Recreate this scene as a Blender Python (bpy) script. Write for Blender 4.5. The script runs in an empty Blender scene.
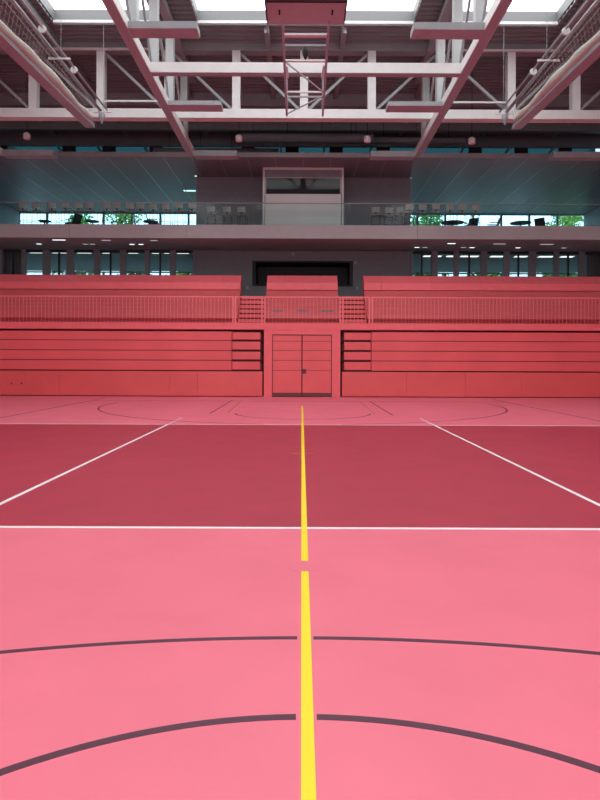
import bpy, math, random
from mathutils import Vector
random.seed(7)
C = bpy.context.scene
COL = C.collection
F = 634.0; HY = 361.0; VX = 301.5; EYE = 1.44

# ------------------------------------------------------------------ camera
cam = bpy.data.cameras.new('camera'); co = bpy.data.objects.new('camera', cam); COL.objects.link(co)
co.location = (0, 0, EYE); co.rotation_euler = (math.radians(90), math.radians(-0.22), 0)
cam.sensor_width = 36; cam.sensor_fit = 'AUTO'; cam.lens = F / 800 * 36
cam.shift_x = (300 - VX) / 800; cam.shift_y = -(400 - HY) / 800
cam.clip_end = 400; C.camera = co
# ------------------------------------------------------------------ world, exposure
w = bpy.data.worlds.new('sky'); C.world = w; w.use_nodes = True
bgn = w.node_tree.nodes['Background']; bgn.inputs[0].default_value = (0.60, 0.86, 1.0, 1); bgn.inputs[1].default_value = 2.9
C.view_settings.view_transform = 'Standard'; C.view_settings.look = 'None'
C.view_settings.exposure = 0.0; C.view_settings.gamma = 1.0
REAR_FILL = 2.5         # added rear glazing, out of view, lights the steel from the front
SKY_L = 3.65          # daylight glow of the milky skylight panes

# ------------------------------------------------------------------ materials
def mat(name, col, rough=0.5, metal=0.0, spec=0.5, noise=0.0, nscale=3.0, bump=0.0, bscale=60.0):
    m = bpy.data.materials.new(name); m.use_nodes = True
    nt = m.node_tree; b = nt.nodes['Principled BSDF']
    b.inputs['Base Color'].default_value = (*col, 1); b.inputs['Roughness'].default_value = rough
    b.inputs['Metallic'].default_value = metal; b.inputs['Specular IOR Level'].default_value = spec
    tc = nt.nodes.new('ShaderNodeTexCoord')
    if noise > 0:
        n = nt.nodes.new('ShaderNodeTexNoise'); n.inputs['Scale'].default_value = nscale; n.inputs['Detail'].default_value = 6
        nt.links.new(tc.outputs['Object'], n.inputs['Vector'])
        r = nt.nodes.new('ShaderNodeMapRange'); r.inputs['From Min'].default_value = .3; r.inputs['From Max'].default_value = .7
        r.inputs['To Min'].default_value = 1 - noise; r.inputs['To Max'].default_value = 1 + noise
        nt.links.new(n.outputs['Fac'], r.inputs['Value'])
        v = nt.nodes.new('ShaderNodeVectorMath'); v.operation = 'SCALE'; v.inputs[0].default_value = col
        nt.links.new(r.outputs['Result'], v.inputs['Scale']); nt.links.new(v.outputs['Vector'], b.inputs['Base Color'])
    if bump > 0:
        n2 = nt.nodes.new('ShaderNodeTexNoise'); n2.inputs['Scale'].default_value = bscale
        nt.links.new(tc.outputs['Object'], n2.inputs['Vector'])
        bp = nt.nodes.new('ShaderNodeBump'); bp.inputs['Strength'].default_value = bump; bp.inputs['Distance'].default_value = .01
        nt.links.new(n2.outputs['Fac'], bp.inputs['Height']); nt.links.new(bp.outputs['Normal'], b.inputs['Normal'])
    return m
def emit(name, col, s):
    m = bpy.data.materials.new(name); m.use_nodes = True; nt = m.node_tree; nt.nodes.clear()
    e = nt.nodes.new('ShaderNodeEmission'); o = nt.nodes.new('ShaderNodeOutputMaterial')
    e.inputs[0].default_value = (*col, 1); e.inputs[1].default_value = s
    nt.links.new(e.outputs[0], o.inputs[0]); return m
def glass(name, tint, gloss=0.08, rough=0.02, fres=.25):
    m = bpy.data.materials.new(name); m.use_nodes = True; nt = m.node_tree; nt.nodes.clear()
    t = nt.nodes.new('ShaderNodeBsdfTransparent'); t.inputs[0].default_value = (*tint, 1)
    g = nt.nodes.new('ShaderNodeBsdfGlossy'); g.inputs['Roughness'].default_value = rough
    lw = nt.nodes.new('ShaderNodeLayerWeight'); lw.inputs['Blend'].default_value = .25
    ma = nt.nodes.new('ShaderNodeMath'); ma.operation = 'MULTIPLY_ADD'; ma.inputs[1].default_value = fres; ma.inputs[2].default_value = gloss
    nt.links.new(lw.outputs['Fresnel'], ma.inputs[0])
    mx = nt.nodes.new('ShaderNodeMixShader'); o = nt.nodes.new('ShaderNodeOutputMaterial')
    nt.links.new(ma.outputs[0], mx.inputs[0]); nt.links.new(t.outputs[0], mx.inputs[1]); nt.links.new(g.outputs[0], mx.inputs[2])
    nt.links.new(mx.outputs[0], o.inputs[0]); return m

M = {}
M['floor'] = mat('pink sports floor', (0.84, 0.175, 0.245), .42, spec=.45, noise=.05, nscale=1.3, bump=.03)
M['band'] = mat('crimson sports floor', (0.44, 0.037, 0.068), .42, spec=.45, noise=.07, nscale=1.5, bump=.03)
M['white_paint'] = mat('white line paint', (.85, .85, .85), .5)
M['yellow_paint'] = mat('yellow line paint', (.95, .74, .01), .5)
M['dark_paint'] = mat('dark plum line paint', (.085, .018, .04), .5)
M['thin_paint'] = mat('thin maroon line paint', (.20, .03, .05), .5)
M['tan_paint'] = mat('tan line paint', (.55, .2, .1), .5)
M['red'] = mat('red lacquered panel', (.80, .125, .135), .42, noise=.05, nscale=.8)
M['red_base'] = mat('red base board', (.76, .115, .12), .38, noise=.06, nscale=.7)
M['red_bright'] = mat('brightened red board', (.88, .15, .175), .45, noise=.03)  # brighter copy of the red; overhead light on block tops put into colour
M['red_rail'] = mat('red railing steel', (.88, .20, .22), .4)
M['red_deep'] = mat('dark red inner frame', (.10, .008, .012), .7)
M['kick'] = mat('brown kick plate', (.14, .03, .035), .4)
M['dark'] = mat('near black', (.012, .012, .014), .6)
M['wall_grey'] = mat('dark grey wall', (.22, .225, .245), .75, noise=.06)
M['slab'] = mat('grey fascia board', (.38, .37, .375), .6, noise=.04)
M['foyer'] = mat('pale foyer floor', (.2, .2, .2), .4)
M['side_wall'] = mat('pale side wall', (.62, .64, .66), .7)
M['soffit'] = mat('dark soffit', (.40, .48, .49), .8)
M['gceil'] = mat('gallery ceiling board', (.22, .205, .22), .48, spec=.3, noise=.04)
M['rib'] = mat('ceiling joint strip', (.26, .27, .29), .3, metal=.3)
M['steel'] = mat('pale painted steel', (.64, .67, .66), .5, noise=.04)
M['steel_m'] = mat('mid grey painted steel', (.42, .45, .45), .5, noise=.04)
M['steel_g'] = mat('grey painted steel', (.27, .30, .31), .55, noise=.05)
M['deck'] = mat('grey profiled roof sheet', (.18, .21, .22), .55, noise=.05)
M['curb'] = mat('skylight curb', (.16, .165, .17), .5)
M['cooled_steel'] = mat('steel cooled against floor bounce', (.33, .38, .41), .45, noise=.05)  # cool grey tint offsets the red floor bounce on undersides
M['board'] = mat('backboard', (.40, .47, .49), .4, noise=.04)
M['red_shaded'] = mat('shade-darkened red cover board', (.66, .115, .125), .5, noise=.04)  # darker copy of the red; shade of the steep fronts put into colour
M['stub_cooled'] = mat('panel lining cooled against bounce', (.36, .42, .45), .6, noise=.10, nscale=2)  # cooler underside colour holds back red light bounced up from the floor
M['sky_pane'] = emit('daylight through milky skylight', (.96, .98, 1.0), SKY_L)
M['rear_fill_pane'] = emit('added rear fill light', (.86, .95, 1.0), REAR_FILL)  # glow of the added rear panes, fill light for the hall
M['lamp'] = emit('ceiling lamp light', (.95, .98, 1.0), 2.2)
M['lamp_dim'] = emit('dim ceiling spot light', (1, .95, .9), .6)
M['lamp_teal'] = emit('exit lamp light', (.55, .9, 1.0), 1.6)
M['rail_glass'] = glass('balustrade glass', (.90, .955, .945), .006, fres=.05)
M['win_glass'] = glass('gallery window glass', (.88, .97, 1.0), .05)
M['low_glass'] = glass('foyer glass', (.80, .83, .83), .01, fres=.08)
M['dark_glass'] = glass('dark teal roof glass', (.10, .18, .195), .03)
M['teal'] = mat('teal metal strut', (.25, .48, .55), .4)
M['net'] = mat('beige net fabric', (.50, .56, .50), .9, bump=.5, bscale=30)
M['mesh'] = mat('net cord', (.36, .30, .27), .9)
M['rubber'] = mat('black rubber', (.02, .02, .022), .7)
M['stool'] = mat('grey beige stool shell', (.38, .40, .38), .5)
M['chrome'] = mat('brushed steel', (.55, .55, .56), .3, metal=.9)
M['furn_dark'] = mat('dark furniture', (.03, .03, .035), .5)
M['booth'] = mat('pinkish grey booth board', (.62, .60, .59), .5)
M['curtain'] = mat('grey curtain', (.32, .30, .30), .9, bump=.3)
M['asphalt'] = mat('paving outside', (.3, .3, .29), .9, noise=.1)
M['leaf_a'] = mat('green leaves', (.10, .30, .06), .6, noise=.35, nscale=1.5)
M['leaf_b'] = mat('light green leaves', (.25, .42, .08), .6, noise=.35, nscale=1.5)
M['bark'] = mat('bark', (.12, .08, .05), .9, noise=.3, nscale=8, bump=.6)

# ------------------------------------------------------------------ helpers
class MB:
    def __init__(s): s.v = []; s.f = []; s.mi = []
    def box(s, x0, x1, y0, y1, z0, z1, mi=0):
        n = len(s.v)
        s.v += [(x0,y0,z0),(x1,y0,z0),(x1,y1,z0),(x0,y1,z0),(x0,y0,z1),(x1,y0,z1),(x1,y1,z1),(x0,y1,z1)]
        for q in ((0,3,2,1),(4,5,6,7),(0,1,5,4),(1,2,6,5),(2,3,7,6),(3,0,4,7)):
            s.f.append(tuple(n+i for i in q)); s.mi.append(mi)
        return s
    def bar(s, a, b, w, h=None, mi=0):          # rectangular bar between two points
        h = h or w; a = Vector(a); b = Vector(b); d = (b-a).normalized()
        up = Vector((0,0,1)) if abs(d.z) < .95 else Vector((0,1,0))
        r = d.cross(up).normalized(); u = r.cross(d).normalized(); n = len(s.v)
        for p in (a, b):
            for sx, sy in ((-1,-1),(1,-1),(1,1),(-1,1)): s.v.append(tuple(p + r*sx*w/2 + u*sy*h/2))
        for q in ((0,3,2,1),(4,5,6,7),(0,1,5,4),(1,2,6,5),(2,3,7,6),(3,0,4,7)):
            s.f.append(tuple(n+i for i in q)); s.mi.append(mi)
        return s
    def tube(s, a, b, r, r2=None, k=10, mi=0):
        r2 = r if r2 is None else r2
        a = Vector(a); b = Vector(b); d = (b-a).normalized()
        up = Vector((0,0,1)) if abs(d.z) < .95 else Vector((0,1,0))
        e = d.cross(up).normalized(); u = e.cross(d).normalized(); n = len(s.v)
        for p, rr in ((a, r), (b, r2)):
            for i in range(k):
                t = 2*math.pi*i/k; s.v.append(tuple(p + e*math.cos(t)*rr + u*math.sin(t)*rr))
        for i in range(k):
            j = (i+1) % k; s.f.append((n+i, n+j, n+k+j, n+k+i)); s.mi.append(mi)
        s.f.append(tuple(n+i for i in reversed(range(k)))); s.f.append(tuple(n+k+i for i in range(k))); s.mi += [mi, mi]
        return s
    def lathe(s, c, prof, k=14, mi=0):          # prof: (radius, z)
        n = len(s.v); m = len(prof)
        for r, z in prof:
            for i in range(k):
                t = 2*math.pi*i/k; s.v.append((c[0]+r*math.cos(t), c[1]+r*math.sin(t), c[2]+z))
        for a in range(m-1):
            for i in range(k):
                j = (i+1) % k; s.f.append((n+a*k+i, n+a*k+j, n+(a+1)*k+j, n+(a+1)*k+i)); s.mi.append(mi)
        s.f.append(tuple(n+i for i in reversed(range(k)))); s.f.append(tuple(n+(m-1)*k+i for i in range(k))); s.mi += [mi, mi]
        return s
    def prismX(s, prof, x0, x1, mi=0):          # closed profile of (y,z) pushed along x
        n = len(s.v); k = len(prof)
        for x in (x0, x1):
            for y, z in prof: s.v.append((x, y, z))
        for i in range(k):
            j = (i+1) % k; s.f.append((n+i, n+j, n+k+j, n+k+i)); s.mi.append(mi)
        s.f.append(tuple(n+i for i in reversed(range(k)))); s.f.append(tuple(n+k+i for i in range(k))); s.mi += [mi, mi]
        return s
    def build(s, name, m, parent=None, bevel=0, smooth=False):
        me = bpy.data.meshes.new(name); me.from_pydata(s.v, [], s.f)
        ms = m if isinstance(m, (list, tuple)) else [m]
        for x in ms: me.materials.append(M[x])
        if len(ms) > 1: me.polygons.foreach_set('material_index', s.mi)
        if smooth: me.polygons.foreach_set('use_smooth', [True]*len(me.polygons))
        me.update()
        import bmesh
        bm = bmesh.new(); bm.from_mesh(me); bmesh.ops.recalc_face_normals(bm, faces=bm.faces)
        if bevel:
            bmesh.ops.bevel(bm, geom=[e for e in bm.edges if len(e.link_faces) == 2 and e.calc_face_angle(0) > .6], offset=bevel, segments=2, affect='EDGES', clamp_overlap=True)
        bm.to_mesh(me); bm.free()
        o = bpy.data.objects.new(name, me); COL.objects.link(o)
        if parent: o.parent = parent; o.matrix_parent_inverse = parent.matrix_world.inverted()
        return o
def tag(o, label=None, cat=None, group=None, kind=None):
    if label: o['label'] = label
    if cat: o['category'] = cat
    if group: o['group'] = group
    if kind: o['kind'] = kind
    return o
def thing(name, label, cat, loc, group=None, kind=None):
    o = bpy.data.objects.new(name, None); COL.objects.link(o); o.location = loc; o.empty_display_size = .2
    bpy.context.view_layer.update()
    return tag(o, label, cat, group, kind)
def struct(o, label=None, cat=None): return tag(o, label, cat, kind='structure')
def copy_tree(o, parent=None):
    c = o.copy(); COL.objects.link(c)
    if parent: c.parent = parent
    for ch in list(o.children): copy_tree(ch, c)
    return c
def B(*a): return MB().box(*a)
ORD = ['first','second','third','fourth','fifth','sixth','seventh','eighth','ninth','tenth','eleventh','twelfth','thirteenth','fourteenth','fifteenth','sixteenth']
def X(px, y): return (px - VX) / F * y
def H(py, y): return EYE + (HY - py) / F * y

W = 17.4; YB = -18.0; YF = 25.3; YG = 28.2; YW = 31.3; YE = 38.9
DECK = 2.96; SOF = 6.89; GAL = 7.47; GC = 10.51; RF = 13.5; YV = 33.5; YU0 = 28.9

# ================================================================== SETTING
# ---- floor: pink with the darker volleyball court, paint lines are parts of the floor
yn, yf = F*EYE/(528.3-HY), F*EYE/(424.8-HY)
m = MB(); n = 0
for a, b, mi in ((YB, yn, 0), (yn, yf, 1), (yf, YE, 0)): m.box(-W, W, a, b, -.2, 0, mi)
floor = struct(m.build('floor', ['floor', 'band']), 'pink sports hall floor with a crimson court band', 'floor')
def line(name, x0, x1, y0, y1, mt, z=.0016):
    return B(x0, x1, y0, y1, 0, z).build(name, mt, floor)
line('sideline', -W, W, yn-.02, yn+.035, 'white_paint'); line('sideline', -W, W, yf-.03, yf+.03, 'white_paint', .0014)
for sx in (-1, 1):
    xo = 3.03
    line('attack_line', min(sx*xo, sx*(xo-.05)), max(sx*xo, sx*(xo-.05)), yn, yf, 'white_paint', .002)
    for k in range(6):
        a = yf + .10 + k*.28
        line('attack_line_dash', min(sx*xo, sx*(xo-.05)), max(sx*xo, sx*(xo-.05)), a, a+.16, 'white_paint')
ygap0, ygap1 = F*EYE/(571.5-HY), F*EYE/(561-HY)
line('centre_line', .004, .054, YB+2, ygap0, 'yellow_paint', .0024); line('centre_line', .004, .054, ygap1, F*EYE/(406-HY), 'yellow_paint', .0024)
m = MB(); m.lathe((.03, (ygap0+ygap1)/2, 0), [(.125, 0), (.125, .001), (.12, .002)], 32); cap = m.build('floor_socket_cap', 'floor', floor)
y9 = F*EYE/(453.3-HY)
line('net_mark', X(291, y9), X(299.5, y9), y9-.03, y9+.03, 'tan_paint'); line('net_mark', X(305.5, y9), X(314, y9), y9-.03, y9+.03, 'tan_paint')
def arc(name, cx, cy, R, a0, a1, wd, mt, n=72, z=.0013):
    m = MB()
    for i in range(n+1):
        t = math.radians(a0 + (a1-a0)*i/n)
        for r in (R-wd/2, R+wd/2):
            for zz in (0, z): m.v.append((cx+r*math.cos(t), cy+r*math.sin(t), zz))
    for i in range(n):
        a = 4*i; b = a+4
        m.f += [(a+1, a+3, b+3, b+1), (a, b, b+2, a+2), (a, a+1, b+1, b), (a+2, b+2, b+3, a+3)]; m.mi += [0]*4
    m.f += [(0, 2, 3, 1), (4*n, 4*n+1, 4*n+3, 4*n+2)]; m.mi += [0, 0]
    return m.build(name, mt, floor)
g1 = math.degrees(.042/1.80)
arc('circle_line', .025, 2.565-1.80, 1.80, 90+g1, 265, .04, 'dark_paint'); arc('circle_line', .025, 2.565-1.80, 1.80, -85, 90-g1, .04, 'dark_paint')
g2 = math.degrees(.042/6.5)
arc('large_arc_line', .025, 3.297-6.5, 6.5, 90+g2, 178, .035, 'dark_paint', 90); arc('large_arc_line', .025, 3.297-6.5, 6.5, 2, 90-g2, .035, 'dark_paint', 90)
def fl(name, p, q, wd, mt):                     # floor line given by two photo pixels
    y0, y1 = F*EYE/(p[1]-HY), F*EYE/(q[1]-HY)
    MB().bar((X(p[0], y0), y0, .0006), (X(q[0], y1), y1, .0006), wd, .0012).build(name, mt, floor)
fl('key_line', (210, 414), (232.5, 400.3), .05, 'thin_paint'); fl('key_line', (393, 415), (370, 401.2), .05, 'thin_paint')
fl('badminton_line', (228, 413), (242, 400.6), .05, 'tan_paint'); fl('badminton_line', (375, 414), (360, 401.4), .05, 'tan_paint')
arc('free_throw_circle_line', .04, 17.5, 1.85, 185, 355, .06, 'thin_paint', z=.0011)
arc('three_point_line', .04, 20.7, 6.35, 172, 262, .06, 'thin_paint', z=.0012); arc('three_point_line', .04, 20.7, 6.35, 278, 368, .06, 'thin_paint', z=.0012)
for x in (-7.48, 7.3): line('court_edge_line', x-.03, x+.03, yf+.05, 24.2, 'thin_paint', .0009)
line('court_edge_line', -7.4, 7.25, 22.6, 22.68, 'thin_paint', .0008)

# ---- hall shell
def two_tone(name, x0, x1, y0, y1, zt):
    m = MB(); m.box(x0, x1, y0, y1, 0, 3.2, 0); m.box(x0, x1, y0, y1, 3.2, zt, 1); return struct(m.build(name, ['red', 'side_wall']))
two_tone('wall_left', -W-.3, -W, YB, 39.2, RF+.8); two_tone('wall_right', W, W+.3, YB, 39.2, RF+.8); m = MB(); RZ0, RZ1 = 2.2, 9.6; RX = [-16.2+5.4*i for i in range(7)]
m.box(-W, W, YB-.3, YB, 0, RZ0, 0); m.box(-W, W, YB-.3, YB, RZ1, RF+.8, 1); m.box(-W, -16.2, YB-.3, YB, RZ0, RZ1, 1); m.box(16.2, W, YB-.3, YB, RZ0, RZ1, 1)
struct(m.build('wall_rear', ['red', 'slab']))
for i in range(6):  # unseen glowing bays, added to throw light forward onto steel and stands
    t = thing('window_%d' % (101+i), 'added frosted fill-light window in the rear wall, %s from the left' % ['first', 'second', 'third', 'fourth', 'fifth', 'sixth'][i], 'window', (RX[i]+2.7, YB, RZ0), kind='structure')
    a, b = RX[i]+.08, RX[i+1]-.08
    B(a, b, YB-.12, YB-.10, RZ0+.08, RZ1-.08).build('window_pane', 'rear_fill_pane', t)
    m = MB(); m.box(RX[i], a, YB-.2, YB, RZ0, RZ1); m.box(b, RX[i+1], YB-.2, YB, RZ0, RZ1); m.box(a, b, YB-.2, YB, RZ0, RZ0+.08); m.box(a, b, YB-.2, YB, RZ1-.08, RZ1)
    for k in range(1, 4): m.box(a+(b-a)*k/4-.03, a+(b-a)*k/4+.03, YB-.09, YB, RZ0+.08, RZ1-.08)
    m.build('window_frame', 'steel', t)

# ---- profiled roof sheet around the skylights
SKX = ((-8.9, -5.25), (-3.75, 3.95), (5.35, 9.1)); SKY = ((12.0, 22.75), (-1.5, 9.5), (-14.5, -4.0))
def prof(m, x0, x1, y0, y1):
    y = y0; pts = []
    p = .30
    k = max(1, int(round((y1-y0)/p))); p = (y1-y0)/k
    for i in range(k):
        a = y0 + i*p
        pts += [(a, RF+.07), (a+.12*p, RF), (a+.55*p, RF), (a+.67*p, RF+.07)]
    pts += [(y1, RF+.07), (y1, RF+.12), (y0, RF+.12)]
    m.prismX(pts, x0, x1)
m = MB()
xs = [-W] + [v for q in SKX for v in q] + [W]
for i in range(0, len(xs), 2): prof(m, xs[i], xs[i+1], YB, YV+.1)
for (x0, x1) in SKX:
    ys = sorted([YB, YV+.1] + [v for q in SKY for v in q])
    for i in range(0, len(ys), 2): prof(m, x0, x1, ys[i], ys[i+1])
struct(m.build('ceiling', 'deck'), 'grey profiled metal roof underside', 'roof')
rows = ['nearest the seating', 'over the middle of the hall', 'at the back of the hall']; cols = ['left', 'central', 'right']
for ci, (x0, x1) in enumerate(SKX):
    for ri, (y0, y1) in enumerate(SKY):
        t = thing('skylight', '%s bright milky roof skylight %s' % (cols[ci], rows[ri]), 'skylight', ((x0+x1)/2, (y0+y1)/2, RF), kind='structure')
        c = MB(); zt = RF+.52
        c.box(x0-.06, x0, y0, y1, RF-.02, zt); c.box(x1, x1+.06, y0, y1, RF-.02, zt)
        c.box(x0-.06, x1+.06, y0-.06, y0, RF-.02, zt); c.box(x0-.06, x1+.06, y1, y1+.06, RF-.02, zt)
        c.build('curb', 'curb', t)
        c = MB(); c.box(x0, x1, y1-.16, y1-.10, RF-.03, RF+.07); c.box(x0, x1, y0+.10, y0+.16, RF-.03, RF+.07)
        c.build('curb_rim', 'steel', t)
        B(x0, x1, y0, y1, zt, zt+.04).build('skylight_pane', 'sky_pane', t)
        g = MB(); k = 6
        for i in range(1, k): g.box(x0, x1, y0+(y1-y0)*i/k-.03, y0+(y1-y0)*i/k+.03, zt-.06, zt-.005)
        g.build('glazing_bar', 'steel', t)

# ---- gallery level, foyer, central core
def fascia():
    m = MB(); cuts = [-W, -17.3+.4, X(186, YG)-5.2, X(186, YG), X(417, YG), X(417, YG)+5.2, W]
    cuts = sorted(cuts)
    for a, b in zip(cuts[:-1], cuts[1:]): m.box(a+.006, b-.006, YG, YG+.06, SOF, GAL+.02)
    m.box(-W, W, YG+.06, YE, SOF+.02, GAL, 1)
    return m.build('gallery_slab', ['slab', 'soffit'])
struct(fascia(), 'grey gallery floor slab with a long plain fascia', 'gallery')
m = MB(); m.box(-W, W, YG, YE, GC+.03, GC+.2, 0); m.box(-W, W, YG-.02, YG+.05, GC-.015, GC+.03, 0)
xx = -W; p = 1.25; x0 = X(190, YG) - p*12
while x0 < W:
    a, b = max(x0+.012, -W), min(x0+p-.012, W)
    if b > a: m.box(a, b, YG+.05, YE, GC, GC+.03, 0)
    if -W < x0 < W: m.box(x0-.02, x0+.02, YG+.05, YE, GC-.012, GC+.03, 1)
    x0 += p
struct(m.build('ceiling', ['gceil', 'rib']), 'ribbed board ceiling over the gallery', 'ceiling')
struct(B(-W, W, YF+.3, YU0, DECK-.28, DECK).build('stand_deck', 'red'), 'red floor deck behind the railing', 'deck')
struct(B(-W, W, YU0, YE, DECK-.28, DECK).build('foyer_floor', 'foyer'), 'pale grey foyer floor under the gallery', 'floor')
cx0, cx1 = X(195.5, YW), X(410, YW)
ox0, ox1, oz0, oz1 = X(252, YW), X(352.5, YW), 5.13, H(261, YW)
m = MB()
m.box(cx0, ox0, YW, YE, DECK, SOF); m.box(ox1, cx1, YW, YE, DECK, SOF); m.box(ox0, ox1, YW, YE, oz1, SOF); m.box(ox0, ox1, YW, YE, DECK, oz0); m.box(ox0, ox1, YW+1.6, YE, oz0, oz1)
struct(m.build('wall_core', 'wall_grey'), 'dark grey wall below the gallery with a long recess', 'wall')
struct(B(cx0, cx1, YW, YE, GAL, GC).build('wall_core', 'wall_grey'), 'dark grey wall on the gallery behind the booth', 'wall')
t = thing('wall_niche', 'black frame lining the long recess in the dark wall', 'recess', (.05, YW, oz0), kind='structure')
m = MB(); m.box(ox0, ox0+.16, YW-.04, YW+1.6, oz0, oz1); m.box(ox1-.16, ox1, YW-.04, YW+1.6, oz0, oz1); m.box(ox0+.16, ox1-.16, YW-.04, YW+1.6, oz1-.08, oz1); m.box(ox0+.16, ox1-.16, YW-.04, YW+1.6, oz0, oz0+.08)
m.build('niche_frame', 'dark', t); B(ox0+.16, ox1-.16, YW+1.5, YW+1.58, oz0+.08, oz1-.08).build('niche_back', 'dark', t)
# small switch boxes on the dark wall
for px, py, lab in ((292.5, 254, 'small grey junction box above the long recess'), (355, 262.5, 'small dark sensor at the upper right of the recess'), (247, 288, 'small grey socket at the lower left of the recess'), (357, 288, 'small grey socket at the lower right of the recess')):
    x, z = X(px, YW), H(py, YW)
    tag(B(x-.07, x+.07, YW-.03, YW, z-.08, z+.08).build('wall_box', 'slab', bevel=.01), lab, 'box')

# back facade: mullions and panes, one window per bay, both levels
wi = 0
for sx, a, b in ((-1, -W, cx0), (1, cx1, W)):
    k = 7; p = (b-a)/k
    for i in range(k):
        for z0, z1, nm, gm in ((GAL, GC, 'upper', 'win_glass'), (DECK, SOF, 'lower', 'win_glass')):
            wi += 1
            t = thing('window_%d' % wi, '%s gallery window bay, %s from the left, %s side' % (nm, ORD[i], 'left' if sx < 0 else 'right'), 'window', (a+p*(i+.5), YE, z0), kind='structure')
            x0, x1 = a+p*i, a+p*(i+1)
            m = MB(); m.box(x0, x0+.06, YE, YE+.15, z0, z1); m.box(x1-.06, x1, YE, YE+.15, z0, z1); m.box(x0+.06, x1-.06, YE, YE+.15, z1-.07, z1); m.box(x0+.06, x1-.06, YE, YE+.15, z0, z0+.1)
            m.build('window_frame', 'steel_g', t); B(x0+.06, x1-.06, YE+.06, YE+.08, z0+.1, z1-.07).build('window_pane', gm, t)

# lower glazed foyer front with dark posts, two bays per post
def foyer(px_list, x_end, side):
    global wi
    prev = None
    for i, (pa, pb) in enumerate(px_list):
        x0, x1 = X(pa, YW), X(pb, YW)
        tag(B(x0, x1, YW-.12, YW+.06, DECK, SOF).build('trim_%d' % (i+1+(20 if side > 0 else 0)), 'wall_grey'), 'dark foyer post, %s from the left on the %s side' % (ORD[i], 'left' if side < 0 else 'right'), 'post', kind='structure')
        if prev is not None and x0-prev > .2:
            wi += 1
            t = thing('window_%d' % wi, 'glazed foyer bay under the gallery, %s from the left, %s side' % (ORD[i-1], 'left' if side < 0 else 'right'), 'window', ((prev+x0)/2, YW, DECK), kind='structure')
            mm = MB(); c = (prev+x0)/2
            mm.box(prev, x0, YW, YW+.1, SOF-.14, SOF); mm.box(prev, x0, YW+.01, YW+.06, DECK+2.6, DECK+2.67)
            if i % 2: mm.box(c-.04, c+.04, YW, YW+.1, DECK, SOF-.14)
            mm.build('window_frame', 'dark', t); B(prev, x0, YW+.07, YW+.085, DECK, SOF-.14).build('window_pane', 'low_glass', t)
        prev = x1
foyer([(-52,-48), (-27,-21), (-2,3), (22,26), (43,50), (67,74), (94,100), (120,126), (145,149.5), (170,175.5), (193,195.5)], 0, -1)
foyer([(410,412), (431,437), (453,458), (480,486), (503,508.5), (528,535), (553,558), (578,583.5), (603,608), (628,633), (652,656)], 0, 1)
for sx in (-1, 1):      # curtains just inside the outer foyer bays
    m = MB(); x = sx*(X(585, YW+.5) if sx > 0 else -X(22, YW+.5)); xa = X(586, YW+.6) if sx > 0 else X(-14, YW+.6); k = 26
    prf = []
    for i in range(k+1): m.v += [(xa+i*.07, YW+.6+.07*(i % 2), DECK), (xa+i*.07, YW+.6+.07*(i % 2), SOF-.05)]
    for i in range(k): m.f.append((2*i, 2*i+2, 2*i+3, 2*i+1)); m.mi.append(0)
    o = m.build('curtain', 'curtain'); md = o.modifiers.new('s', 'SOLIDIFY'); md.thickness = .01
    tag(o, 'pale pleated curtain inside the foyer glass at the far %s' % ('right' if sx > 0 else 'left'), 'curtain')
# gallery end walls (beyond the last windows)
for sx in (-1, 1):
    t = B(min(sx*W, sx*(W-.1)), max(sx*W, sx*(W-.1)), YG+.3, YE, GAL, GC).build('trim_%d' % (41+(sx > 0)), 'wall_grey'); struct(t, 'dark gallery end wall', 'wall')
# roof void behind the main truss
ZV0, ZV1 = 11.75, 12.75
m = MB(); m.box(-W, W, YV, YV+.1, GC+.2, ZV0)
m.box(-W, W, YV, YV+.1, ZV1, RF+.12)
struct(m.build('wall_void', 'wall_grey'), 'dark wall at the back of the roof void', 'wall')
tl = [(-12, 0), (56, 0), (96, 0), (143, 0), (235, 0), (279, 0), (323, 0), (370, 0), (462, 0), (508, 0), (552, 0), (595, 0)]
for i in range(len(tl)-1):
    x0, x1 = X(tl[i][0], YV), X(tl[i+1][0], YV)
    wi += 1
    t = thing('window_%d' % wi, 'dark teal roof void window, %s from the left' % ORD[i], 'window', ((x0+x1)/2, YV, ZV0), kind='structure')
    B(x0, x1, YV+.04, YV+.06, ZV0, ZV1).build('window_pane', 'dark_glass', t)
    m = MB(); s = -1 if (x0+x1)/2 < 0 else 1
    m.bar((x0+.03, YV-.05, ZV1), (x0+.03-s*(.06+abs(x0)*.07), YV-.9, ZV0-.1), .09); m.box(x0, x1, YV-.02, YV+.03, ZV0+.45, ZV0+.50); m.box(x0+.3, x0+1.0, YV-.04, YV+.03, ZV0, ZV1, 1)
    m.build('strut', ['teal', 'rubber'], t)
# roof purlins along the hall
for i, x in enumerate((-13, -9.25, -5.05, -1.3, 1.5, 5.15, 9.45, 13.2)):
    ys = [(22.85, YV-.02)] if abs(x) < 3 else [(YB, YV-.02)]
    for a, b in ys: tag(B(x-.09, x+.09, a, b, RF-.24, RF-.0).build('roof_purlin', 'steel_g'), 'grey roof purlin running away under the metal sheet, %s from the left' % ORD[i], 'beam', 'roof purlins', kind='structure')

# ================================================================== ROOF STEEL
YT = 24.0
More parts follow.
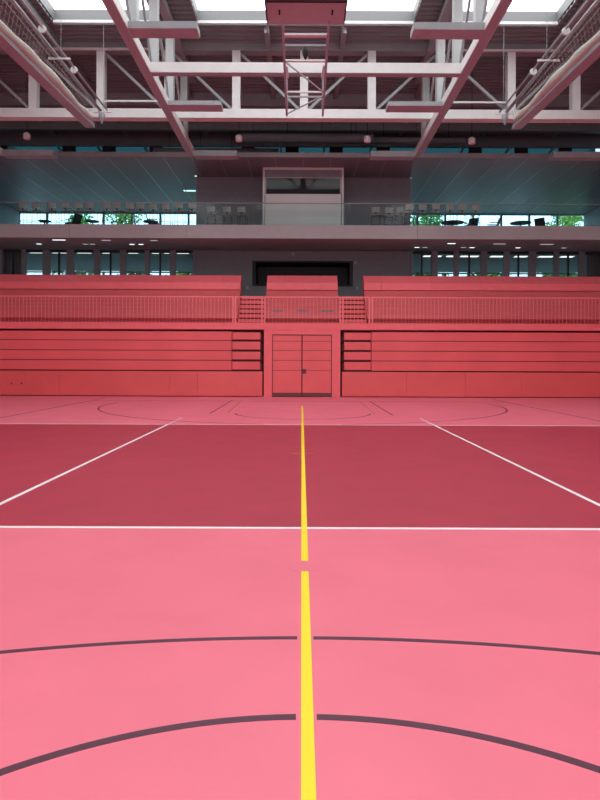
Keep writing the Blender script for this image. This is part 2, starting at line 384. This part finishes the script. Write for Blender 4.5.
# deep main beam under the roof
tag(B(-W, W, YT+.05, YT+.45, H(50, YT), RF).build('roof_beam', 'steel_g'), 'wide grey roof beam across the hall above the pale truss', 'beam')
for k, y in enumerate((28.6, 31.6)): tag(B(-W, W, y, y+.3, RF-.55, RF).build('roof_beam', 'steel_g'), ('dim grey roof beam behind the truss' if k == 0 else 'darkest roof beam, deep in the void above the gallery'), 'beam')
t = thing('cross_truss', 'pale steel truss with square posts spanning the hall', 'truss', (0, YT, H(118, YT)))
zb, zt = H(118, YT), H(109, YT)
B(-W+.02, W-.02, YT, YT+.4, zb, zt).build('bottom_chord', 'steel', t)
m = MB()
B(X(47, YT), X(150, YT), YT-.06, YT+.04, H(51, YT), H(49, YT)).build('top_chord', 'steel', t)
B(X(455, YT), X(558, YT), YT-.06, YT+.04, H(51, YT), H(49, YT)).build('top_chord', 'steel', t)
pp = [-105, -37, 31, 99, 167, 235, 303, 371, 440, 511, 576, 644]
for q in pp: B(X(q-4, YT), X(q+4, YT), YT+.04, YT+.34, zt, H(50, YT)).build('post', 'steel', t)
for i in range(len(pp)-1):
    a, b = (pp[i], pp[i+1]) if (pp[i] < 303 or pp[i] == 440) else (pp[i+1], pp[i])
    s = 4 if a < b else -4
    MB().bar((X(a+s, YT), YT+.2, H(52, YT)), (X(b-s, YT), YT+.2, zt+.02), .10).build('brace', 'steel_g', t)
for a, b in ((103, 160), (446, 507)): MB().bar((X(a, YT-.1), YT-.02, H(102, YT)), (X(b, YT-.1), YT-.02, H(102, YT)), .06).build('tie_rod', 'steel', t)
# long girders with cantilevered panels
GB = 10.04
for sx, xa, xb in ((-1, -4.81, -4.53), (1, 4.71, 5.0)):
    side = 'left' if sx < 0 else 'right'
    t = thing('long_girder', 'long pink-lit girder running away on the %s of the hoop frame' % side, 'girder', ((xa+xb)/2, 8, GB))
    B(xa, xb, YB+.1, 26.75, GB, GB+.28).build('bottom_chord', 'steel', t)
    B(xa+.02, xb-.02, YB+.1, 26.75, GB-.012, GB).build('flange', 'cooled_steel', t)
    B(xa, xb, YB+.1, 26.75, RF-.35, RF-.1).build('top_chord', 'steel_g', t)
    ys = [-15, -12.5, -10, -7.5, -5, -2.5, 0, 2.45, 4.9, 7.35, 9.8, 12.25, 14.8, 17.3, 19.75, 22.2, 24.9]
    for y in ys: B(xa+.01, xb-.01, y, y+.3, GB+.28, RF-.35).build('post', 'steel_m', t)
    for a, b in zip(ys[:-1], ys[1:]):
        MB().bar(((xa+xb)/2, a+.3, RF-.5), ((xa+xb)/2, b, GB+.35), .07).build('brace', 'steel_g', t)
for sx, xa, xb in ((-1, -12.9, -12.6), (1, 12.7, 13.0)):
    t = thing('long_girder', 'outermost girder at the far %s edge of the hall roof' % ('left' if sx < 0 else 'right'), 'girder', ((xa+xb)/2, 8, GB))
    B(xa, xb, YB+.1, 26.75, GB, GB+.28).build('bottom_chord', 'steel', t); B(xa+.02, xb-.02, YB+.1, 26.75, GB-.012, GB).build('flange', 'cooled_steel', t)
    for y in range(-15, 26, 5): B(xa, xb, y, y+.3, GB+.28, RF-.2).build('post', 'steel', t)
stubs = []
for y, tt, d, desc in ((16.4, .17, .52, 'nearest the camera'), (21.3, .13, .60, 'just in front of the pale truss'), (26.6, .22, .5, 'over the gallery edge')):
    for sx, xa, xb in ((-1, -4.53, -2.74), (1, 2.87, 4.71)):
        stubs.append((xa, xb, y, tt, d, 'pink-lit panel reaching inward from the %s girder, %s' % ('left' if sx < 0 else 'right', desc)))
stubs.append((-12.6, X(52, 26.6), 26.6, .22, .5, 'pale panel over the gallery edge at the far left')); stubs.append((X(553, 26.6), 12.7, 26.6, .22, .5, 'pale panel over the gallery edge at the far right'))
for xa, xb, y, tt, d, lab in stubs:
    t = thing('cantilever_panel', lab, 'beam', ((xa+xb)/2, y, GB))
    B(xa, xb, y, y+d, GB+.01, GB+.01+tt).build('panel_body', 'steel_g', t); B(xa, xb, y+.005, y+d-.005, GB-.005, GB+.01).build('panel_lining', 'stub_cooled', t)
t = thing('tie_beam', 'wide pale beam joining both long girders behind the hoop frame', 'beam', (.1, 18.9, GB))
B(-4.53, 4.71, 18.9, 19.16, GB, GB+.30).build('beam_web', 'steel', t); B(-4.53, 4.71, 18.905, 19.155, GB-.012, GB).build('flange', 'cooled_steel', t)

# ================================================================== DIVIDING NETS
def divider(sx):
    side = 'left' if sx < 0 else 'right'
    c = 0 if sx < 0 else .07
    def P(xa, y, z): return (sx*xa + c, y, z)
    t = thing('divider_net', 'gathered beige dividing net hanging from rails at the upper %s' % side, 'net', P(7.3, 14, 9.2))
    A0, A1 = (8.7, H(47, 15.8)-.27), (22.2, H(127, 22.2))
    def zz(y): return -.09 + A0[1] + (A1[1]-A0[1])*(y-A0[0])/(A1[0]-A0[0])
    x0 = 7.42
    MB().bar(P(x0, A0[0], zz(A0[0])+.05), P(x0, 22.2, zz(22.2)+.05), .33, .03).build('load_bar', 'cooled_steel', t)
    MB().bar(P(x0-.13, A0[0], zz(A0[0])+.12), P(x0-.13, 22.15, zz(22.2)+.12), .06, .10).build('bar_edge', 'steel_g', t)
    # bundle
    m = MB(); k = 60; r = 10
    for i in range(k+1):
        y = A0[0] + (21.8-A0[0])*i/k; rad = (.14 + .012*math.sin(i*.9) + .02*math.sin(i*.31+1))*(1 if i < k-2 else .6)
        for j in range(r):
            a = 2*math.pi*j/r; m.v.append((P(x0-.12+.02*math.sin(i*.5), y, 0)[0] + rad*math.cos(a)*1.1, y, zz(y)+.26+.03*math.sin(i*.2) + rad*math.sin(a)))
    for i in range(k):
        for j in range(r): m.f.append((i*r+j, i*r+(j+1) % r, (i+1)*r+(j+1) % r, (i+1)*r+j)); m.mi.append(0)
    m.f += [tuple(range(r)), tuple(k*r+j for j in range(r))]; m.mi += [0, 0]
    m.build('net_bundle', 'net', t, smooth=True)
    # net cords up to the rails
    m = MB(); zr = 10.36
    y = A0[0]
    while y < 22.2:
        m.bar(P(x0-.05, y, zz(y)+.2), P(7.22, y+.05, zr), .007); y += .2
    for f in (.25, .5, .75):
        m.bar(P(x0-.05, A0[0], zz(A0[0])*(1-f)+zr*f), P(x0-.05, 22.2, zz(22.2)*(1-f)+zr*f), .007)
    m.build('net_mesh', 'mesh', t)
    MB().tube(P(7.25, 7, zr+.04), P(7.25, 22.8, zr+.04), .055).build('rail', 'cooled_steel', t, smooth=True)
    MB().tube(P(7.02, 7, zr+.06), P(7.02, 22.8, zr+.06), .03).build('rail', 'cooled_steel', t, smooth=True)
    MB().tube(P(7.42, 7, zr+.0), P(7.42, 22.0, zr+.0), .015).build('cable', 'steel_g', t)
    for px, py in ((40, 28), (72, 69)):
        y = (zr+.05-EYE)*F/(HY-py); x = P(7.02, y, 0)[0]
        MB().tube((x, y-.02, zr+.0), (x, y+.04, zr+.0), .105, k=20).build('pulley', 'steel', t)
    for y in (14.6, 18.7, 22.7):
        br = MB().bar(P(7.5, y, zr-.03), P(6.85, y, zr-.03), .05, .05).build('bracket', 'steel', t)
        MB().tube(P(7.13, y, zr), P(7.13, y, RF+.02), .008, k=6).build('hanger', 'steel_g', t)
    MB().lathe(P(7.2, 22.75, zr-.42), [(.02, 0), (.12, .2), (.12, .32), (.03, .4)], 10).build('end_weight', 'cooled_steel', t)
divider(-1); divider(1)

# ================================================================== FOLDED HOOP
t = thing('basketball_backstop', 'basketball backboard folded up under the roof on a pink-lit steel frame', 'basketball hoop', (.06, 15.2, 9.49))
xc = .07
B(xc-.90, xc+.90, 14.17, 15.2, 9.50, 9.54).build('backboard', 'board', t, bevel=.005)
m = MB(); m.box(xc-.93, xc+.93, 14.10, 14.2, 9.46, 9.60); m.box(xc-.93, xc-.90, 14.2, 15.0, 9.48, 9.60); m.box(xc+.90, xc+.93, 14.2, 15.0, 9.48, 9.60)
m.build('board_padding', 'rubber', t)
for s in (-1, 1): B(xc+s*.61-.02, xc+s*.61+.02, 14.55, 14.72, 9.47, 9.50).build('board_clamp', 'rubber', t)
def fz(y): return 9.47 + (8.96-9.47)*(y-15.2)/(19.4-15.2)
for s in (-1, 1):
    MB().bar((xc+s*.55, 15.05, fz(15.05)), (xc+s*.55, 19.4, fz(19.4)), .06, .07).build('arm', 'cooled_steel', t)
    MB().bar((xc+s*.52, 16.9, fz(16.9)+.05), (xc+s*.52, 18.6, fz(18.6)+.7), .10, .05).build('strut', 'steel', t)
    MB().tube((xc+s*.9, 15.1, 9.52), (xc+s*1.35, 22.9, RF-.24), .03).build('hanger', 'steel_g', t)
    MB().tube((xc+s*.55, 19.2, fz(19.2)+.03), (xc+s*.55, 19.05, GB), .035).build('hanger', 'cooled_steel', t)
    MB().tube((xc+s*.55, 15.3, fz(15.3)), (xc+s*.55, 16.5, RF-.02), .03).build('hanger', 'steel_g', t)
for y, ww, mt in ((15.55, .12, 'steel'), (15.95, .03, 'steel_g'), (16.6, .07, 'steel'), (18.1, .05, 'steel'), (18.35, .03, 'cooled_steel')):
    MB().bar((xc-.55, y, fz(y)), (xc+.55, y, fz(y)), ww, .05).build('cross_bar', mt, t)
MB().bar((xc-.52, 16.65, fz(16.65)), (xc+.52, 18.1, fz(18.1)), .03).build('brace', 'cooled_steel', t)
MB().bar((xc+.52, 18.3, fz(18.3)), (xc-.52, 19.3, fz(19.3)), .03).build('brace', 'cooled_steel', t)
MB().lathe((xc, 16.0, fz(16)-.33), [(.01, 0), (.05, .06), (.085, .18), (.06, .28), (.015, .33)], 14).build('winch_weight', 'rubber', t, smooth=True)

# hanging loudspeakers and ducts in the void
for i, (px, py) in enumerate(((26, 137), (238, 138.5), (366.5, 139), (471, 140))):
    y = 25.2; x, z = X(px, y), H(py, y)
    t = thing('pendant_lamp', 'small round hanging lamp below the truss, %s from the left' % ORD[i], 'lamp', (x, y, z))
    MB().lathe((x, y, z-.13), [(.10, 0), (.135, .03), (.135, .2), (.05, .27)], 16).build('lamp_shade', 'booth', t, smooth=True)
    MB().tube((x, y, z+.13), (x, y, RF+.05), .012, k=6).build('cable', 'rubber', t)
for i, (x0, x1, y, z, r) in enumerate(((-3.2, 3.4, 30.5, 12.15, .22), (-7.5, -1.2, 32, 12.0, .16), (1.6, 8, 31.2, 12.3, .16))):
    t = MB().tube((x0, y, z), (x1, y, z), r, k=16).build('air_duct', 'wall_grey', smooth=False)
    t.name = 'air_duct'; m2 = MB()
    for k in range(4):
        x = x0+(x1-x0)*(k+.5)/4; m2.tube((x, y, z), (x, y, RF+.03), .012, k=6)
    m2.build('hanger', 'rubber', t); tag(t, ['large dark duct in the middle of the roof void', 'thin dark duct in the left of the roof void', 'thin dark duct in the right of the roof void'][i], 'duct')

# ================================================================== RED STANDS
ZR = [2.62, 2.25, 1.85, 1.455, 1.05]        # joints between the folded rows
# deck edge
tag(B(-W, W, YF-.02, YF+.3, DECK-.27, DECK).build('deck_edge', 'red_bright', bevel=.008), 'long red edge board carrying the railing', 'board', kind='structure')
def stand(sx):
    side = 'left' if sx < 0 else 'right'
    xi = 1.52 if sx < 0 else 1.58         # inner end beside the door wall
    xs = 2.78                             # joint between long rows and short end rows
    def bx(a, b, *r): return B(min(sx*a, sx*b), max(sx*a, sx*b), *r)
    t = thing('retractable_stand', 'folded red bleacher stand to the %s of the double door' % side, 'bleacher', (sx*9, YF+.3, 0))
    bx(xi+.02, W-.02, YF+.42, YF+1.6, 0.0, DECK-.30).build('inner_frame', 'red_deep', t)
    for i in range(4):
        z1, z0 = ZR[i]-.012, ZR[i+1]+.012
        yy = YF + .03 + .02*i*0
        m = MB(); xa, xb = sorted((sx*(xs+.015), sx*(W-.05)))
        m.prismX([(yy, z1), (yy+.4, z1), (yy+.4, z0+.02), (yy+.035, z0), (yy+.015, z0)], xa, xb); m.build('row_front', 'red', t)
        m = MB(); xa, xb = sorted((sx*(xi+.13), sx*(xs-.015)))
        m.prismX([(yy-.01, z1-.03), (yy+.4, z1-.03), (yy+.4, z0+.05), (yy+.03, z0+.03), (yy, z0+.03)], xa, xb); o = m.build('end_row_front', 'red', t)
        m = MB()
        a, b = sorted((sx*(xi+.05), sx*(xi+.11))); m.box(a, b, yy-.0, yy+.35, z0-.02, z1-.12)
        a, b = sorted((sx*(xi+.05), sx*(xs-.03))); m.box(a, b, yy+.03, yy+.35, z0-.025, z0+.02)
        m.build('row_bracket', 'red_deep', t)
    js = [xi+.04, 4.15, 5.25, 9.65, 11, 15, W-.05] if sx < 0 else [xi+.04, 4.2, 6.55, 8.8, 12.2, 15, W-.05]
    for a, b in zip(js[:-1], js[1:]):
        bx(a+.004, b-.004, YF+.02, YF+.42, .035, ZR[4]-.035).build('base_board', 'red_base', t)
    if sx < 0:
        for px in (11.5, 21.5): MB().tube((X(px, YF), YF+.005, H(384.5, YF)), (X(px, YF), YF+.03, H(384.5, YF)), .03).build('bolt', 'red_deep', t)
stand(-1); stand(1)

# door wall with double door
x0, x1 = X(272, YF), X(332, YF); dz = H(334.5, YF)
m = MB(); m.box(-1.5, x0, YF, YF+1.6, 0, DECK-.27); m.box(x1, 1.55, YF, YF+1.6, 0, DECK-.27); m.box(x0, x1, YF, YF+1.6, dz, DECK-.27)
struct(m.build('wall_front', 'red_bright'), 'red wall strip around the double door', 'wall')
struct(B(x0, x1, YF+.3, YF+.4, 0, dz).build('trim_60', 'red_deep'))
t = thing('door_1', 'red double door at the end of the yellow line', 'door', ((x0+x1)/2, YF+.06, 0), kind='structure')
xm = (x0+x1)/2; zs = [.16, 1.055, 1.46, 1.86, 2.23, dz-.03]
for a, b in ((x0+.035, xm-.02), (xm+.02, x1-.035)):
    m = MB(); m.box(a, b, YF+.06, YF+.1, .15, dz-.03, 1)
    for k in range(5): m.box(a, b, YF+.03, YF+.062, zs[k]+.008, zs[k+1]-.008)
    o = m.build('door_leaf', ['red', 'kick'], t)
    B(a, b, YF+.03, YF+.06, .02, .15).build('kick_plate', 'kick', t)
o = B(xm-.012+.02, xm+.17, YF+.02, YF+.045, .94, 1.12).build('lock_plate', 'kick', t, bevel=.006)
MB().tube((xm+.08, YF+.03, 1.03), (xm+.08, YF-.02, 1.03), .02).build('door_handle', 'dark', o)
m = MB(); m.box(x0, x0+.03, YF+.01, YF+.1, 0, dz); m.box(x1-.03, x1, YF+.01, YF+.1, 0, dz); m.box(x0+.03, x1-.03, YF+.01, YF+.1, dz-.028, dz)
m.build('door_frame', 'kick', t)

# upper seating blocks
YU = 27.75
def block(xa, xb, joints, label, handles=()):
    t = thing('seating_block', label, 'bleacher', ((xa+xb)/2, YU, DECK))
    ztop, zcr, zbt = H(275.5, YU), H(282.5, YU), H(289.7, YU-.1)
    for a, b in zip(joints[:-1], joints[1:]):
        m = MB(); m.prismX([(YU-.02, zcr), (YU+.45, ztop+.055), (YU+.6, ztop+.055), (YU+.6, zbt), (YU-.1, zbt), (YU-.08, zcr-.02)], a+.006, b-.006); m.build('top_board', 'red_bright', t)
    pr = [(YU-.04, zbt-.01), (YU-.40, zbt-.30), (YU-.85, zbt-.70), (YU-1.2, zbt-1.02), (YU-1.34, zbt-1.18), (YU-1.38, DECK+.26), (YU-1.30, DECK+.20), (YU-1.0, DECK+.20), (YU-1.0, DECK+.02), (YU+.35, DECK+.02), (YU+.35, zbt-.01)]
    m = MB(); m.prismX([p for p in pr], xa, xb); o = m.build('row_cover', 'red_shaded', t)
    m = MB()
    for k in range(1, 6):
        f = k/6; y = YU-.04-1.2*f; z = zbt-.01-1.04*f
        m.bar((xa+.01, y+.015, z+.01), (xb-.01, y+.015, z+.01), .03, .035)
    m.build('row_edge', 'red_shaded', t)
    for px0, px1 in handles:
        y = YU-1.18; MB().bar((X(px0, y), y-.03, H(310.8, y)), (X(px1, y), y-.03, H(310.8, y)), .04, .07).build('grip', 'wall_grey', t)
lx = [-W+.02] + [X(22.7-50*k, YU) for k in (2, 1, 0)] + [X(72.7, YU), X(122.7, YU), X(172, YU), X(222, YU), X(240.5, YU)]
lx = [v for v in lx if v >= -W+.02]; lx = sorted(set(lx))
block(-W+.02, X(240.5, YU), lx, 'long red upper seating block on the left')
block(X(266.5, YU), X(337.5, YU), [X(266.5, YU), X(284.5, YU), X(320, YU), X(337.5, YU)], 'short red seating block in the middle with three dark grips', ((271, 283), (297, 308.5), (320.5, 333)))
rx = [X(363.5, YU), X(381, YU), X(431, YU), X(481, YU), X(530, YU), X(580, YU), X(630, YU), X(665, YU), W-.02]
block(X(363.5, YU), W-.02, rx, 'long red upper seating block on the right')
# stairs between the blocks
for xa, xb, side in ((X(240.5, YU)+.01, X(266.5, YU)-.01, 'left'), (X(337.5, YU)+.01, X(363.5, YU)-.01, 'right')):
    t = thing('staircase', 'red steps between the middle and the %s seating block' % side, 'stairs', ((xa+xb)/2, 27, DECK))
    for k in range(6):
        y = YU-1.35+k*.28; z = DECK+.22*(k+1)
        m = MB(); m.box(xa, xb, y, y+.32, z-.14, z); m.box(xa, xb, y+.06, y+.1, z-.22, z-.14, 1); m.build('step', ['red', 'red_deep'], t)
    B(xa, xb, YU-1.35+6*.28, YU+1.2, DECK, DECK+.22*6).build('landing', 'red_deep', t)

# railings
def railing(xa, xb, label):
    t = thing('railing', label, 'railing', ((xa+xb)/2, YF+.08, DECK)); y = YF+.10; zt = H(296.3, YF)
    B(xa, xb, y-.02, y+.02, zt-.045, zt).build('handrail', 'red_rail', t)
    for x in (xa, xb): B(x-.03, x+.03, y-.03, y+.03, DECK, zt).build('post', 'red_rail', t)
    k = int(round((xb-xa)/.147)); first = None
    for i in range(1, k):
        x = xa+(xb-xa)*i/k
        if first is None: first = B(-.009, .009, y-.009, y+.009, DECK+.005, zt-.045).build('baluster', 'red_rail'); o = first
        else: o = first.copy(); COL.objects.link(o)
        o.parent = t; o.matrix_parent_inverse = t.matrix_world.inverted(); o.location = (x, 0, 0)
railing(-W+.05, X(232.5, YF), 'long red railing with thin bars in front of the left seating block')
railing(X(235, YF), X(261.5, YF), 'short red gate railing in front of the left steps')
railing(X(264.5, YF), X(340, YF), 'red railing with thin bars above the double door')
railing(X(343, YF), X(369.5, YF), 'short red gate railing in front of the right steps')
railing(X(372.5, YF), W-.05, 'long red railing with thin bars in front of the right seating block')

# ================================================================== GALLERY FITTINGS
t = thing('glass_balustrade', 'greenish glass balustrade with thin rail along the gallery edge', 'balustrade', (0, YG+.12, GAL))
zr = H(202.3, YG)
B(-W+.02, W-.02, YG+.10, YG+.16, zr-.035, zr).build('handrail', 'steel_g', t)
k = 16
for i in range(k):
    a = -W+.03+(2*W-.06)*i/k; b = -W+.03+(2*W-.06)*(i+1)/k
    B(a+.008, b-.008, YG+.12, YG+.135, GAL, zr-.04).build('glass_pane', 'rail_glass', t)
# booth
yb = 29.7
t = thing('commentary_booth', 'pinkish framed booth with dark window above the middle of the gallery', 'booth', (.05, yb, GAL))
bx0, bx1 = X(262, yb), X(343, yb); bt = GC-.01; wz0, wz1 = H(194, yb), H(177, yb)
m = MB(); m.box(bx0, bx0+.09, yb-.02, yb+.12, GAL, bt); m.box(bx1-.09, bx1, yb-.02, yb+.12, GAL, bt); m.box(bx0+.09, bx1-.09, yb-.02, yb+.12, bt-.1, bt)
m.build('frame', 'booth', t)
B(bx0+.09, bx1-.09, yb+.04, yb+.1, wz1, bt-.1).build('header', 'wall_grey', t)
B(bx0+.12, bx1-.12, yb+.0, yb+.1, GAL, wz0).build('front_board', 'booth', t)
m = MB(); m.box(bx0+.09, bx1-.09, yb+.03, yb+.1, wz1-.04, wz1); m.box(bx0+.09, bx0+.17, yb+.03, yb+.1, wz0, wz1-.04); m.box(bx1-.17, bx1-.09, yb+.03, yb+.1, wz0, wz1-.04)
wf = m.build('window_frame', 'slab', t); B(bx0+.17, bx1-.17, yb+.06, yb+.07, wz0, wz1-.04).build('window_pane', 'low_glass', wf)
for a, b in ((bx0, bx0+.05), (bx1-.05, bx1)): B(a, b, yb+.12, YW-.01, GAL, bt).build('side_board', 'wall_grey', t)

# bar stools: shells on four legs behind the glass
def stool_proto():
    r = thing('bar_stool', '', 'stool', (0, 0, 0)); 
    m = MB(); m.box(-.21, .21, -.2, .2, .74, .79); m.build('seat', 'stool', r, bevel=.02)
    m = MB(); n = 8
    for i in range(n+1):
        a = -.19+.38*i/n; d = -.2-.035*(1-(a/.19)**2)
        for (dy, z) in ((0, .86), (-.02, .97), (-.03, 1.10)): m.v.append((a, d+dy, z))
    for i in range(n):
        for j in range(2): m.f.append((3*i+j, 3*i+3+j, 3*i+4+j, 3*i+1+j)); m.mi.append(0)
    MB().bar((0, -.19, .77), (0, -.225, .9), .06, .02).build('back_stem', 'furn_dark', r)
    o = m.build('backrest', 'stool', r); md = o.modifiers.new('s', 'SOLIDIFY'); md.thickness = .02
    for a in (-1, 1):
        for b in (-1, 1): MB().tube((a*.17, b*.16, .75), (a*.22, b*.21, 0), .010, k=6).build('leg', 'furn_dark', r)
    m = MB(); q = [(-.2, -.19), (.2, -.19), (.2, .19), (-.2, .19)]
    for i in range(4): m.tube((*q[i], .3), (*q[(i+1) % 4], .3), .01, k=6)
    m.build('footrest', 'furn_dark', r); return r
sp = stool_proto(); used = False
rowsS = [('behind the left gallery glass', [25, 38, 53, 67, 80, 92, 107, 118.5, 129.5, 141, 154, 166.5, 180, 192], 29.0),
         ('by the dark wall left of the booth', [211, 227, 242], 29.6), ('by the dark wall right of the booth', [375, 388, 399], 29.6),
         ('behind the right gallery glass', [408.5, 421, 434, 447.5, 461, 475], 29.0)]
for lab, pxs, y in rowsS:
    for i, px in enumerate(pxs):
        o = sp if not used else copy_tree(sp); used = True
        o.location = (X(px, y), y+random.uniform(-.08, .08), GAL); o.rotation_euler = (0, 0, random.uniform(-.2, .2))
        tag(o, 'grey stool %s, %s from left' % (lab, ORD[i]), 'stool', 'stools along the gallery')
# low lounge tables and chairs against the windows
def table(px, y, r, lab):
    x = X(px, y); t = thing('cafe_table', lab, 'table', (x, y, GAL))
    MB().lathe((x, y, GAL+.72), [(r, 0), (r, .03)], 24).build('tabletop', 'furn_dark', t)
    MB().tube((x, y, GAL+.02), (x, y, GAL+.72), .04).build('pedestal', 'furn_dark', t)
    MB().lathe((x, y, GAL), [(.26, 0), (.25, .02), (.05, .035)], 20).build('base', 'furn_dark', t)
for px, r, lab in ((44, .3, 'dark round table at the far left of the gallery'), (92, .32, 'dark round table behind the left gallery stools, near green trees'), (150, .36, 'dark round table left of the tilted armchair'), (452, .55, 'broad dark round table at the right gallery windows'), (520, .5, 'dark round table before the bright right windows')):
    table(px, 30.9, r, lab)
def armchair(px, y, rot, lab):
    x = X(px, y); t = thing('armchair', lab, 'chair', (0, 0, 0))
    B(-.26, .26, -.24, .26, .40, .50).build('seat', 'furn_dark', t, bevel=.03)
    m = MB(); m.bar((0, -.22, .48), (0, -.36, .90), .5, .05); m.build('backrest', 'furn_dark', t)
    for a in (-1, 1):
        MB().bar((a*.26, -.25, .64), (a*.26, .2, .64), .04).build('armrest', 'furn_dark', t)
        for b in (-1, 1): MB().tube((a*.2, b*.19, .41), (a*.24, b*.24, 0), .014, k=6).build('leg', 'furn_dark', t)
    t.location = (x, y, GAL); t.rotation_euler = (0, 0, rot)
for px, y, r, lab in ((72, 30.2, 1.2, 'dark tilted armchair behind the left gallery glass'), (153, 30.2, -1.4, 'dark armchair by the bright left windows'), (492, 30.6, 1.5, 'dark armchair silhouetted right of the broad table'), (542, 30.8, -.8, 'dark armchair beside the green trees at the right windows'), (470, 30.4, 2.4, 'dark armchair tucked at the broad table')):
    armchair(px, y, r, lab)

# lights under slab (spots and strips), foyer lamps
def lamp(px0, px1, py, zc, mt, name, lab, d=.12):
    y = (zc-EYE)*F/(HY-py); a, b = X(px0, y), X(px1, y)
    t = thing(name, lab, 'ceiling light', ((a+b)/2, y, zc))
    B(a, b, y-d, y+d, zc-.008, zc+.0).build('diffuser', mt, t); m = MB(); e = .02
    m.box(a-e, b+e, y-d-e, y-d, zc-.012, zc); m.box(a-e, b+e, y+d, y+d+e, zc-.012, zc); m.box(a-e, a, y-d, y+d, zc-.012, zc); m.box(b, b+e, y-d, y+d, zc-.012, zc)
    m.build('rim', 'soffit', t)
zc = SOF+.02
for sd, lst in (('left', ((52, 65, 240.7), (101, 110, 240.8), (150, 157, 241))), ('right', ((447, 455, 242.8), (493, 505, 243), (540, 553, 243.2)))):
    for i, (a, b, py) in enumerate(lst): lamp(a, b, py, zc, 'lamp_dim' if i else 'lamp', 'ceiling_light', 'slim soffit light under the %s gallery, %s from the left in the front row' % (sd, ORD[i]), .07)
for sd, lst in (('left', (38.5, 85, 92, 131.5, 140.5)), ('right', (416.5, 424.5, 463, 471.5, 517.5, 563.5))):
    for i, px in enumerate(lst): lamp(px-2.4, px+2.4, 244.8 if sd == 'left' else 246.8, zc, 'lamp' if i in (0, 3, 4) else 'lamp_dim', 'ceiling_spot', 'small soffit spot under the %s gallery, %s from the left' % (sd, ORD[i]), .07)
for sd, lst in (('left', ((28, 43), (51, 65), (76, 90), (101, 110), (127, 137), (151, 158), (163, 168), (176, 188))), ('right', ((423, 430), (434, 441), (446, 455), (460, 478), (490, 503), (514, 527), (538, 553), (560, 573)))):
    for i, (a, b) in enumerate(lst): lamp(a, b, 253.3 if sd == 'left' else 255.6, zc, 'lamp', 'strip_light', 'bright foyer strip light behind the %s glass, %s from the left' % (sd, ORD[i]), .22)
lamp(183, 195, 191, GC, 'lamp_teal', 'strip_light', 'teal white strip light beside the dark wall on the gallery ceiling', .14)
lamp(194, 196.2, 176.3, GC, 'lamp', 'ceiling_spot', 'tiny bright spot at the upper left of the dark wall', .05)
lamp(408.5, 410.5, 177.5, GC, 'lamp', 'ceiling_spot', 'tiny bright spot at the upper right of the dark wall', .05)

# ================================================================== OUTSIDE
struct(B(-60, 60, 39.4, 110, -.3, 0).build('ground', 'asphalt'), 'paved ground outside the windows', 'ground')
def tree(x, y, h, r, lm, lab):
    t = thing('tree', lab, 'tree', (x, y, 0))
    m = MB(); m.tube((x, y, 0), (x+.1, y, h*.55), .22, .14, 10)
    for k in range(5):
        a = k*1.26; m.tube((x+.1, y, h*(.42+.02*k)), (x+.1+r*.6*math.cos(a), y+r*.6*math.sin(a), h*.8), .09, .03, 6)
    m.build('trunk', 'bark', t)
    m = MB(); rnd = random.Random(int(abs(x)*100)); cl = []
    for k in range(26):
        a = rnd.uniform(0, 6.28); q = rnd.uniform(.1, .85)*r; zc = rnd.uniform(-1, .8)
        cl.append((x+q*math.cos(a)*(1-.3*abs(zc)), y+q*math.sin(a)*(1-.3*abs(zc)), h*.70+zc*h*.26, rnd.uniform(.5, .9)))
    for k in range(4200):
        c = cl[k % 26]; d = Vector((rnd.gauss(0, 1), rnd.gauss(0, 1), rnd.gauss(0, 1))).normalized()*c[3]*rnd.uniform(.6, 1.05)
        p = Vector(c[:3])+d; u = Vector((rnd.gauss(0, 1), rnd.gauss(0, 1), rnd.gauss(0, .6))).normalized(); v = u.cross(Vector((rnd.gauss(0, 1), rnd.gauss(0, 1), rnd.gauss(0, 1)))).normalized()
        s = rnd.uniform(.07, .13); n = len(m.v)
        m.v += [tuple(p-u*s*1.4), tuple(p-v*s*.7), tuple(p+u*s*1.4), tuple(p+v*s*.7)]; m.f.append((n, n+1, n+2, n+3)); m.mi.append(0)
    me = bpy.data.meshes.new('foliage'); me.from_pydata(m.v, [], m.f); me.materials.append(M[lm])
    o = bpy.data.objects.new('foliage', me); COL.objects.link(o); o.parent = t; o.matrix_parent_inverse = t.matrix_world.inverted()
tree(-21.6, 44.5, 13.6, 2.4, 'leaf_a', 'tall dark green tree outside at the far left windows')
tree(-17.4, 49, 13.6, 2.0, 'leaf_a', 'tall green tree outside the left gallery, behind the tilted armchair')
tree(-12.6, 47, 14.4, 2.5, 'leaf_b', 'light green tree outside the middle of the left gallery')
tree(8.9, 46, 14.2, 2.0, 'leaf_a', 'tall green tree outside just right of the dark wall')
tree(19.4, 47, 14.4, 2.4, 'leaf_b', 'bright green tree outside at the far right windows')
tree(-8.4, 47, 9.4, 2.2, 'leaf_b', 'lower light green tree outside near the dark wall on the left')
tree(13.2, 46.5, 9.3, 2.4, 'leaf_b', 'lower light green tree outside the right foyer')
tree(17.6, 42.5, 9.2, 2.2, 'leaf_a', 'lower dark green tree outside the right foyer')
